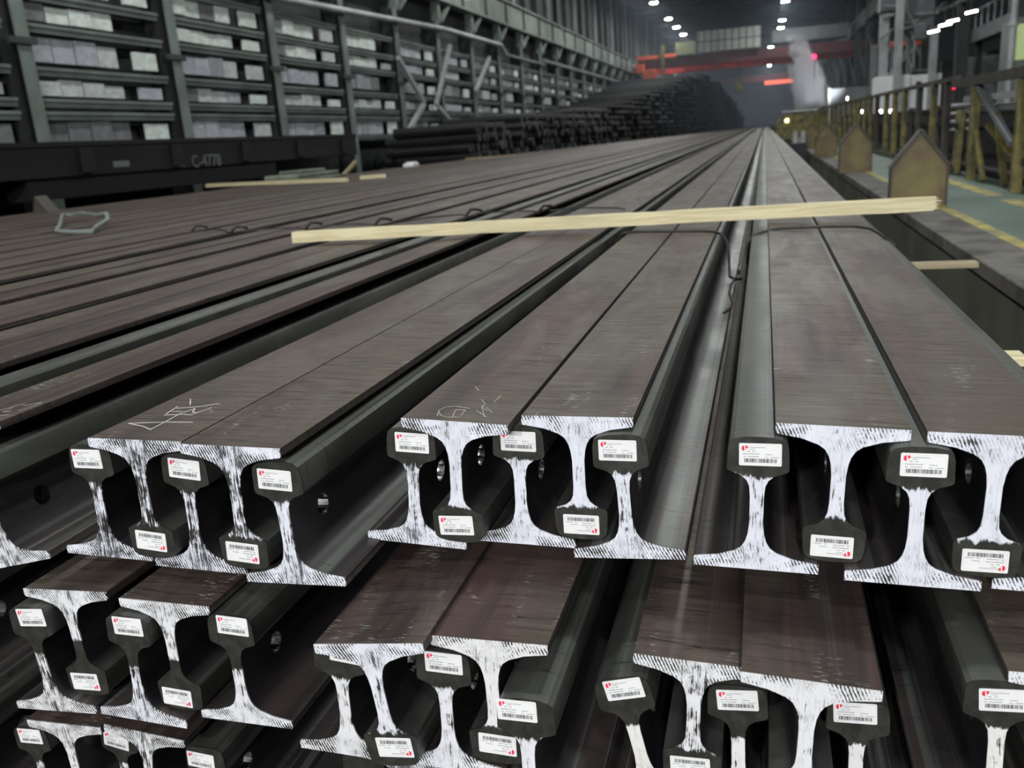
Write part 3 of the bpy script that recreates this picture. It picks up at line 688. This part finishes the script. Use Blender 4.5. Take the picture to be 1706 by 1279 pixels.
def frame():
    o = empty('guard_frame', (2.35, 9.6, G(-.83)), 'dark braced steel frame with yellow legs right of the yellow fence', 'frame')
    pm = boxmesh('post', M_yel, (-.045, .045, -.045, .045, 0, 1.10)); po = add('post', pm, o, (0, 2.0, 0)); add('post', pm, o, (0, 0, 0)); add('post', pm, o, (0, -2.4, 0))
    def b(nm, a, c, wd, m, ht=None):
        bm = bmesh.new(); bm_bar(bm, a, c, wd, ht); add(nm, finish(nm, bm, m), o)
    b('top_beam', (0, 3.2, 1.13), (0, -3, 1.10), .10, M_rim); b('rail_bar', (.10, 3.0, .93), (.10, -3, .92), .07, M_lgrey); b('rail_bar', (.10, 3.0, .80), (.10, -3, .80), .05, M_grey1)
    b('brace', (0, 1.95, 1.08), (0, .25, .45), .06, M_grey1); b('brace', (0, -.1, 1.05), (0, -2.2, .3), .06, M_grey1); b('brace', (.06, 1.6, .62), (.06, .35, .30), .05, M_yel)
    b('inclined_leg', (0, 1.85, .55), (.02, 1.45, .02), .055, M_yel); b('inclined_leg', (0, .95, .75), (.05, .62, .02), .055, M_yel); b('inclined_leg', (.1, 3.1, .8), (.05, 3.0, .02), .07, M_yel); b('inclined_leg', (.12, 3.5, .8), (.08, 3.35, .02), .07, M_yel)
    b('rail_bar', (.05, .6, .30), (.05, -2.4, .25), .06, M_rim)
    for k in range(4): b('ladder_rung', (.12, 4.25, .55+k*.11), (.40, 4.25, .55+k*.11), .03, M_lgrey)
frame()
def conveyor():
    o = empty('roller_conveyor', (3.6, 8, G(-.83)), 'dark roller conveyor bed running behind the yellow fence', 'conveyor')
    add('bed', boxmesh('bed', M_dark, (-.7, .9, -6, 30, .05, .55), (-.75, -.6, -6, 30, .55, .85), bevel=.01), o)
    rm = bmesh.new(); bm_bar(rm, (-.55, 0, .68), (.85, 0, .68), .2, n=10); rm = finish('roller', rm, M_grey1, 50)
    for k in range(35): add('roller', rm, o, (0, -5.6+k, 0))
    lm = boxmesh('bracket', M_grst2, (-.78, -.70, -.15, .15, 0, .9))
    for k in range(12): add('bracket', lm, o, (0, -5+k*2.8, 0))
conveyor()
# small work lights behind the fence
for i, (x, y, z) in enumerate(((2.9, 23.0, .0), (2.9, 25.5, .02), (2.9, 17.5, -.12), (2.9, 30.0, .08))):
    bm = bmesh.new(); bm_box(bm, -.05, .05, -.12, .12, 0, .08)
    o = add('work_light', finish('work_light', bm, M_tube), None, (x, y, G(z))); tag(o, 'small white work light behind the yellow fence posts, %s from the near end' % ORDN[(2, 3, 1, 4)[i]], 'light', 'work lights behind the fence')
    add('bracket', boxmesh('bracket', M_dark, (-.02, .02, -.02, .02, -.75-z*.5, 0)), o)

# machinery beyond
def machine():
    o = empty('descaling_machine', (5.4, 40, G(-.83)), 'tall grey machine of columns and pipework above white cabinets', 'machine')
    Z = lambda z: z+.83
    add('cabinet', boxmesh('cabinet', M_white, (-1.08, .2, -.5, .9, 0, Z(1.44)), bevel=.02), o); add('cabinet', boxmesh('cabinet', M_white, (.22, 1.36, -.4, .9, 0, Z(1.40)), bevel=.02), o)
    add('cabinet_vent', boxmesh('cabinet_vent', M_dark, (.42, .62, -.43, -.39, Z(.98), Z(1.14))), o)
    for nm, x0, x1, y0, z1, m in (('column', -.82, -.46, 1.2, 4.0, M_lgrey), ('column', -.46, -.18, -.8, 9.5, M_lgrey), ('column', .25, .48, 1.0, 2.95, M_grey1), ('column', .84, 1.12, -.6, 3.1, M_lgrey), ('column', -1.1, -.86, 1.4, 2.8, M_grey1)):
        add(nm, boxmesh(nm, m, (x0, x1, y0, y0+.3, 0, Z(z1)), bevel=.01), o)
    add('drive_head', boxmesh('drive_head', M_grey1, (-.25, 1.1, .2, 1.4, Z(3.2), Z(4.4)), (-.9, .3, .5, 1.5, Z(4.0), Z(4.9)), (.3, .8, -.1, .6, Z(2.75), Z(3.3)), bevel=.02), o)
    rr = random.Random(3)
    for k in range(22):
        x = rr.uniform(-.9, .5); z = rr.uniform(1.5, 4.6)
        bm = bmesh.new()
        if k % 2: bm_tube(bm, [(x, .1, Z(z)), (x+rr.uniform(.3, .9), .15, Z(z+rr.uniform(-.1, .1))), (x+rr.uniform(.6, .9), .2, Z(z+rr.uniform(-.2, .5)))], rr.uniform(.03, .06), 8)
        else: bm_tube(bm, [(x, -.1, Z(z)), (x+rr.uniform(-.3, .3), -.1, Z(z-.5)), (x+rr.uniform(-.5, .5), 0, Z(max(1.45, z-1.0)))], rr.uniform(.025, .05), 8)
        add('pipe', finish('pipe', bm, M_lgrey if k % 3 else M_grey1, 50), o)
    for a, b in (((1.3, .9), (1.5, 3.9)), ((1.0, 1.2), (1.2, 4.6))):
        bm = bmesh.new(); bm_tube(bm, [(a[0]-.6, .4, Z(3.7)), (a[0]+.6, .2, Z(3.85)), (b[0], -14, Z(3.3))], .07, 8); add('long_pipe', finish('long_pipe', bm, M_grey1, 50), o)
machine()
def cabin():
    o = empty('control_cabin', (8.1, 40, G(-.83)), 'grey ribbed control cabin beside the tall machine', 'cabin')
    Z = lambda z: z+.83
    add('body', boxmesh('body', M_grey1, (-.82, .95, 0, 3, 0, Z(1.92)), bevel=.02), o)
    rb = boxmesh('cladding_rib', M_grey1, (-.82, .95, -.03, 0, 0, .03))
    for k in range(7): add('cladding_rib', rb, o, (0, 0, Z(.95+k*.13)))
    add('door', boxmesh('door', M_dark, (-1.28, -.84, .1, .5, 0, Z(1.9))), o)
    add('roof_unit', boxmesh('roof_unit', M_dark, (.35, .9, .3, 1.2, Z(1.92), Z(2.1))), o)
cabin()
def gangway():
    o = empty('gangway', (7.4, 20, 0), 'raised grey gangway with handrail passing right of the machine', 'gangway')
    add('deck', boxmesh('deck', M_grey1, (0, .8, 0, 19, G(2.35), G(2.48))), o); add('side_plate', boxmesh('side_plate', M_grey1, (-.04, 0, 0, 19, G(2.3), G(2.75))), o)
    pm = boxmesh('baluster', M_lgrey, (-.02, .02, -.02, .02, 0, .62))
    for k in range(20): add('baluster', pm, o, (-.02, .2+k*.95, G(2.74)))
    bm = bmesh.new(); bm_bar(bm, (-.02, 0, G(3.36)), (-.02, 19, G(3.36)), .05); add('handrail', finish('handrail', bm, M_lgrey), o)
    lm = boxmesh('leg', M_grst2, (.3, .5, -.1, .1, 0, G(2.35)))
    for y in (1, 7, 13, 18.5): add('leg', lm, o, (0, y, 0))
gangway()
o = empty('orange_gantry', (6.3, 46, 0), 'orange lit gantry beam behind the grey control cabin', 'gantry')
add('beam', boxmesh('beam', M_orange, (-.7, 1.3, 0, .4, G(2.95), G(3.2))), o); add('leg', boxmesh('leg', M_orange, (.95, 1.25, .05, .35, 0, G(2.95))), o); add('leg', boxmesh('leg', M_grey1, (-.65, -.45, .05, .35, 0, G(2.95))), o)
o = empty('pipe_mast', (5.56, 24, 0), 'pale pipe column rising at the right edge beside the lit window', 'column')
bm = bmesh.new(); bm_bar(bm, (0, 0, 0), (0, 0, G(3.9)), .15, n=12); add('pipe', finish('pipe', bm, M_lgrey, 50), o)
bm = bmesh.new(); bm_disc_prism(bm, (0, 0, G(1.75)), .11, .08, 12); add('flange', finish('flange', bm, M_lgrey, 50), o)
o = empty('lit_window_booth', (6.0, 24.3, 0), 'small booth with green lit window at the right edge', 'booth')
add('body', boxmesh('body', M_grst, (-.35, 1.2, .03, 1.2, 0, G(1.95))), o); add('lit_window', boxmesh('lit_window', M_greenwin, (-.30, 1.0, 0, .03, G(1.0), G(1.8))), o)
for i, (x, y, z) in enumerate(((5.5, 31, 2.55), (6.0, 31, 2.75), (5.3, 33, 2.45), (6.2, 27, 2.7), (6.35, 27, 2.7), (4.95, 29, 2.3))):
    t = empty('tube_lamp', (x, y, G(z)), 'short white tube lamp among the pipes at upper right, %s of six' % ORDN[i+1], 'lamp', 'tube lamps among the pipes')
    bm = bmesh.new(); bm_bar(bm, (-.16, 0, 0), (.16, -.05, .04), .06, n=8); add('tube', finish('tube', bm, M_tube), t)
    add('stem', boxmesh('stem', M_dark, (-.015, .015, -.015, .015, .04, 10.5-z-.9)), t)
def signal(x, y, z, label):
    o = empty('signal_lamp', (x, y, G(z)), label, 'signal lamp')
    bm = bmesh.new(); bmesh.ops.create_uvsphere(bm, u_segments=12, v_segments=8, radius=.08); add('glass', finish('glass', bm, M_redlight, 80), o)
    add('stem', boxmesh('stem', M_dark, (-.02, .02, .02, .06, -(G(z)), -.05)), o)
signal(3.15, 17.3, .41, 'red signal lamp glowing above the end of the yellow fence')
signal(2.22, 45, 2.79, 'red signal lamp glowing high beside the steam plume')
o = empty('screen_panel', (3.9, 44.5, 0), 'grey sheet screen standing before the steam behind the yellow fence', 'screen')
add('sheet', boxmesh('sheet', M_grey1, (-1.0, 1.2, 0, .06, G(-.6), G(1.28))), o); add('end_post', boxmesh('end_post', M_panel, (-1.08, -.98, -.04, .10, 0, G(1.32))), o)
# yellow hood far along the ledge and its work light
o = empty('yellow_hood', (1.3, 45, 0), 'rounded yellow machine hood at the far end of the ledge', 'hood')
bm = bmesh.new(); bm_prism(bm, [(-.75, G(-.83)), (2.2, G(-.83)), (2.2, G(.15)), (1.0, G(.42)), (0, G(.40)), (-.5, G(.22)), (-.75, G(-.1))], 0, 2.0); add('shell', finish('shell', bm, M_yel), o)
add('edge_trim', boxmesh('edge_trim', M_white, (-.5, 2.2, -.04, 0, G(.42), G(.46))), o); add('lamp', boxmesh('lamp', M_warm, (-.35, -.2, -.06, 0, G(-.05), G(.10))), o)
wl = empty('added_steam_lamp', (3.55, 42.2, 0), 'added white lamp on a post lighting the steam beside the far yellow hood', 'lamp')  # lamp added in front of the plume to brighten the steam
add('post', boxmesh('post', M_grey1, (-.05, .05, -.05, .05, 0, G(1.05))), wl); add('lens', boxmesh('lens', M_tube, (-.10, -.05, .0, .08, G(.70), G(.82))), wl)
ld = bpy.data.lights.new('steam_fill_light', 'SPOT'); ld.energy = 800; ld.spot_size = R(56); ld.spot_blend = .6; ld.shadow_soft_size = .15; ld.color = (.93, .96, 1)
lo = bpy.data.objects.new('steam_fill_light', ld); C.objects.link(lo); lo.parent = wl; lo.location = (-.12, .1, G(.78)); lo.rotation_euler = Vector((-1.4, 3.3, 1.35)).to_track_quat('-Z', 'Y').to_euler()
# two workers are too far to make out; dark trolley shapes beside the rails
o = empty('tool_trolley', (.95, 27, 0), 'dark small trolley with pale canisters beside the rails, far along the ledge', 'trolley')
add('body', boxmesh('body', M_dark, (-.22, .22, -.3, .3, .25, G(-.62)), bevel=.01), o)
for dx in (-.1, .12):
    bm = bmesh.new(); bm_disc_prism(bm, (dx, -.1, G(-.62)), .07, .32, 10); add('canister', finish('canister', bm, M_lgrey, 50), o)
wm = bmesh.new(); bm_disc_prism(wm, (-.03, 0, .13), .13, .06, 12, axis='x'); wm = finish('wheel', wm, M_blackst)
for dx in (-.2, .2):
    for dy in (-.22, .22): add('wheel', wm, o, (dx, dy, 0))

# steam
def steam():
    bm = bmesh.new(); bmesh.ops.create_icosphere(bm, subdivisions=2, radius=1)
    for v in bm.verts: v.co = Vector((v.co.x*1.9+ -v.co.z*.35, v.co.y*1.5, v.co.z*2.1))
    m = bpy.data.materials.new('steam'); m.use_nodes = True; nt = m.node_tree; nt.nodes.clear(); N = NT(nt)
    out = N.n('ShaderNodeOutputMaterial'); pv = N.n('ShaderNodeVolumePrincipled'); nt.links.new(pv.outputs[0], out.inputs['Volume'])
    tc = N.n('ShaderNodeTexCoord').outputs['Object']; sep = N.n('ShaderNodeSeparateXYZ'); nt.links.new(tc, sep.inputs[0])
    # axis of the plume drifts left with height
    x, y, z = sep.outputs
    nz = N.noise(N.mapping(tc, (.9, .9, .7)), 1., 4., .6, .8)
    ax = N.math('ADD', x, N.math('MULTIPLY', z, .32)); ax = N.math('ADD', ax, N.math('MULTIPLY', N.math('SUBTRACT', nz, .5), 1.5))
    r2 = N.math('SQRT', N.math('ADD', N.math('MULTIPLY', ax, ax), N.math('MULTIPLY', y, y)))
    wdt = N.smooth(z, -1.9, 1.7, .95, .55)
    d = N.math('MULTIPLY', N.smooth(r2, wdt, N.math('MULTIPLY', wdt, .15)), N.smooth(z, 1.95, .2, .0, 1.))
    d = N.math('MULTIPLY', d, N.smooth(nz, .33, .62)); d = N.math('MULTIPLY', d, 22.)
    nt.links.new(d, pv.inputs['Density']); pv.inputs['Color'].default_value = (.93, .95, 1, 1); pv.inputs['Anisotropy'].default_value = .1
    me = finish('steam_plume', bm, m)
    o = add('steam_plume', me, None, (1.95, 45.5, G(2.05))); tag(o, 'white steam plume rising beside the far yellow hood', 'steam', kind='stuff')
steam()

# ================================================================== CRANES
def crane(y, label, k=1.):
    o = empty('bridge_crane', (0, y, 0), label, 'crane', None)
    add('main_girder', boxmesh('main_girder', M_maroon, (-10.6, 9.5, 0, .6, G(5.15), G(6.0))), o)
    add('lower_girder', boxmesh('lower_girder', M_redst, (-9.2, 9.5, 1.4, 2.0, G(4.75), G(5.25))), o)
    add('end_carriage', boxmesh('end_carriage', M_orange, (-10.75, -10.0, -.8, 3, G(4.9), G(5.6)), (-10.1, -9.0, -.9, .2, G(3.9), G(5.1)), bevel=.03), o)
    add('walkway', boxmesh('walkway', M_orange, (-10.6, -7.3, -.5, -.1, G(6.0), G(6.25))), o)
    add('ladder', boxmesh('ladder', M_yel, (-8.55, -8.25, -.7, -.45, G(4.4), G(7.0))), o)
    add('cabin', boxmesh('cabin', simple('pale_yellow_green', (.34, .36, .22), .5, 0, .1), (-7.3, -5.7, -.8, .2, G(6.05), G(7.05))), o)
    p = add('grid_panel', boxmesh('grid_panel', M_panel, (-5.55, -.3, -.7, -.5, G(6.1), G(7.75))), o)
    pm = boxmesh('panel_joint', M_grst2, (-.03, .03, -.74, -.69, G(6.1), G(7.75)))
    for i in range(10): add('panel_joint', pm, p, (-5.5+i*.575, 0, 0))
    add('panel_joint', boxmesh('panel_joint', M_grst2, (-5.55, -.3, -.74, -.69, G(6.90), G(6.96))), p)
    add('trolley', boxmesh('trolley', M_grey1, (.6, 6.5, -.3, 2.4, G(6.3), G(7.3))), o)
    bm = bmesh.new(); bm_bar(bm, (-2.1, .8, G(3.4)), (-2.1, .8, G(6.0)), .06, n=6); add('hoist_rope', finish('hoist_rope', bm, M_dark), o)
    add('hook_block', boxmesh('hook_block', M_yel, (-2.45, -1.75, .5, 1.1, G(2.7), G(3.5)), bevel=.05), o)
crane(80, 'red bridge crane with pale gridded panel spanning the hall')
o = empty('red_strip_crane', (0, 140, 0), 'farther bridge crane with self-glowing red girder low at the hall end', 'crane')
add('girder', boxmesh('girder', M_redglow, (.0, 4.2, 0, .8, G(5.4), G(5.9))), o); add('beam', boxmesh('beam', M_maroon, (-10.6, 9.5, .1, .7, G(5.9), G(6.8))), o)  # the red girder is no lamp; its brightness is put in by emission

# ================================================================== WAGONS
def wagon(y0, ln, label, text=None):
    o = empty('flat_wagon', (-9.6, y0, 0), label, 'wagon', None)
    add('side_sill', boxmesh('side_sill', M_blackst, (.86, 1.0, 0, ln, G(-.02), G(.36)), (-1, -.86, 0, ln, G(-.02), G(.36)), bevel=.01), o)
    add('deck', boxmesh('deck', M_blackst, (-1.02, 1.02, 0, ln, G(.36), G(.42))), o)
    add('centre_sill', boxmesh('centre_sill', M_blackst, (.6, .95, 3.4, ln-3.4, G(-.28), G(-.02)), (-.4, .4, 0, ln, G(-.3), G(.3))), o)
    pk = boxmesh('stake_pocket', M_blackst, (1.0, 1.07, -.09, .09, G(.02), G(.34)))
    for k in range(7): add('stake_pocket', pk, o, (0, .6+k*(ln-1.2)/6, 0))
    wm = bmesh.new(); bm_disc_prism(wm, (.66, 0, .46), .42, .12, 20, axis='x'); bm_disc_prism(wm, (-.78, 0, .46), .42, .12, 20, axis='x'); bm_bar(wm, (-.8, 0, .46), (.95, 0, .46), .13, n=10); wm = finish('wheelset', wm, M_blackst, 40)
    for yb in (1.9, ln-1.9):
        bg_ = add('bogie', boxmesh('bogie', M_blackst, (.80, .92, -1.25, 1.25, .50, .80), (.78, .94, -.3, .3, .28, .92), (-.9, .9, -.15, .15, .62, 1.05)), o, (0, yb, 0))
        for d in (-.9, .9): add('wheelset', wm, bg_, (0, d, 0))
    bm = bmesh.new(); bm_bar(bm, (0, -.55, .95), (0, 0, .95), .2); bm_bar(bm, (0, ln, .95), (0, ln+.55, .95), .2); add('coupler', finish('coupler', bm, M_blackst), o)
    if text:
        cu = bpy.data.curves.new('stencil', 'FONT'); cu.body = text; cu.size = .26; cu.extrude = .002
        to = bpy.data.objects.new('t', cu); C.objects.link(to); to.rotation_euler = (math.pi/2, 0, math.pi/2); bpy.context.view_layer.update()
        me = bpy.data.meshes.new_from_object(to.evaluated_get(bpy.context.evaluated_depsgraph_get())); me.transform(to.matrix_world); bpy.data.objects.remove(to)
        me.materials.clear(); me.materials.append(M_grey1); add('stencil_number', me, o, (1.004, 12.05-y0, G(-.02)))
        add('stencil_patch', boxmesh('stencil_patch', M_grey1, (1.0, 1.004, 11.70-y0, 11.86-y0, G(.0), G(.26)), (1.0, 1.004, 10.30-y0, 10.62-y0, G(.06), G(.14))), o)
wagon(5.4, 12.6, 'near black flat wagon with stencilled side standing before the left wall', 'C-4778')
wagon(-8.2, 12.6, 'black flat wagon nearest the left edge of the hall')
struct('trim_7', boxmesh('trim_7', M_dark, (-10.38, -10.31, -30, 17.5, 0, .035), (-8.97, -8.90, -30, 17.5, 0, .035)))
# sheet, wedges and scraps by the wagon
o = add('tarpaulin', None or boxmesh('tarpaulin', simple('grey_green_sheet', (.13, .15, .12), .8, 0, .4, 3), (-.35, .35, -.9, .9, 0, .05), (-.28, .3, -.6, .75, .05, .12), (-.2, .2, -.3, .5, .12, .17), bevel=.015), None, (-7.0, 12.5, G(-.352))); tag(o, 'folded grey green tarpaulin lying at the wagon foot', 'tarpaulin')
o = add('white_scrap', boxmesh('white_scrap', M_white, (-.12, .12, -.16, .16, 0, .07), (-.08, .1, -.1, .12, .07, .10), bevel=.01), None, (-7.2, 17.6, G(-.352))); tag(o, 'small white scrap lying by the dark wagon base', 'scrap')
bm = bmesh.new(); bm_prism(bm, [(-.10, 0), (.10, 0), (.05, .06), (-.04, .17)], -.08, .08); o = add('wooden_wedge', finish('wooden_wedge', bm, M_rim), None, (-7.2, 7.5, G(-.352))); tag(o, 'worn wooden wedge standing under the wagon at far left', 'wedge')
bm = bmesh.new(); bm_bar(bm, (0, 0, 0), (.1, .35, .22), .05); o = add('prop_stick', finish('prop_stick', bm, M_wood2), None, (-7.2, 14.4, G(-.352))); tag(o, 'short stick leaning against the wagon beside the tarpaulin', 'stick')

# ================================================================== STACK OF BARS
HT = [(24, .60), (27, .70), (40, 1.1), (48, 1.6), (56, 2.4), (66, 3.5), (74, 4.0), (80, 3.75), (87, 2.6), (93, 1.3)]
def bars():
    br = .14; step = .30; items = []
    y = 24.0; i = 0
    while y < 93:
        xe = lerp(XE, y); h = lerp(HT, y); k = 0; z = .15
        while G(h) > z+br:
            items.append((y+(step/2 if k % 2 else 0)+rnd.uniform(-.03, .03), z+br, xe+rnd.uniform(-.55, .10)-(.12 if k > 6 else 0)*(k-6)*.5)); z += .262; k += 1
        y += step; i += 1
    def ring_bar(bm, x0, x1, y, z, n=8, pale=1):
        A = [bm.verts.new((x0, y+br*math.cos(2*math.pi*q/n), z+br*math.sin(2*math.pi*q/n))) for q in range(n)]
        B = [bm.verts.new((x1, v.co.y, v.co.z)) for v in A]
        for q in range(n): bm.faces.new((A[q], A[(q+1) % n], B[(q+1) % n], B[q])).material_index = 0
        bm.faces.new(A[::-1]).material_index = 1; bm.faces.new(B).material_index = pale
    bm = bmesh.new(); ring_bar(bm, -2.5, 0, 0, 0); one = finish('round_bar', bm, [M_bar, M_barend])
    vis = [t for t in items if t[1] > G(-.5)]; vis.sort(key=lambda t: t[0])
    near = vis[:300]; ns = set(id(t) for t in near)
    for (y, z, x) in near:
        tag(add('round_bar', one, None, (x, y, z)), 'dark round steel bar with pale end, near end of the long bar stack', 'bar', 'nearest bars of the long stack')
    bm = bmesh.new()
    for t in items:
        if id(t) not in ns: ring_bar(bm, max(-10.5, t[2]-6.5) if t[0] > 34 else t[2]-2.8, t[2], t[0], t[1], 6, 1 if rnd.random() < .45 else 0)
    o = add('bar_stack', finish('bar_stack', bm, [M_bar, M_barend])); tag(o, 'tall dark stack of steel bars with pale ends below the red crane', 'bar stack', kind='stuff')
    for y in range(25, 93, 6):
        xx = lerp(XE, y); q = add('skid_beam', boxmesh('skid_beam', M_dark, (-10.4 if y > 34 else xx-2.7, xx-.3, -.15, .15, 0, .148)), None, (0, y, 0)); q['kind'] = 'structure'
bars()

# thin bluish haze hanging in the far half of the hall
def haze():
    m = bpy.data.materials.new('hall_haze'); m.use_nodes = True; nt = m.node_tree; nt.nodes.clear()
    out = nt.nodes.new('ShaderNodeOutputMaterial'); sc = nt.nodes.new('ShaderNodeVolumeScatter'); nt.links.new(sc.outputs[0], out.inputs['Volume'])
    sc.inputs['Color'].default_value = (.70, .82, 1, 1); sc.inputs['Density'].default_value = .0028; sc.inputs['Anisotropy'].default_value = .2
    o = add('haze', boxmesh('haze', m, (-10.2, 22, 48, 168, 1.0, G(9.6)))); tag(o, 'thin bluish haze filling the far half of the hall', 'haze', kind='stuff')
haze()
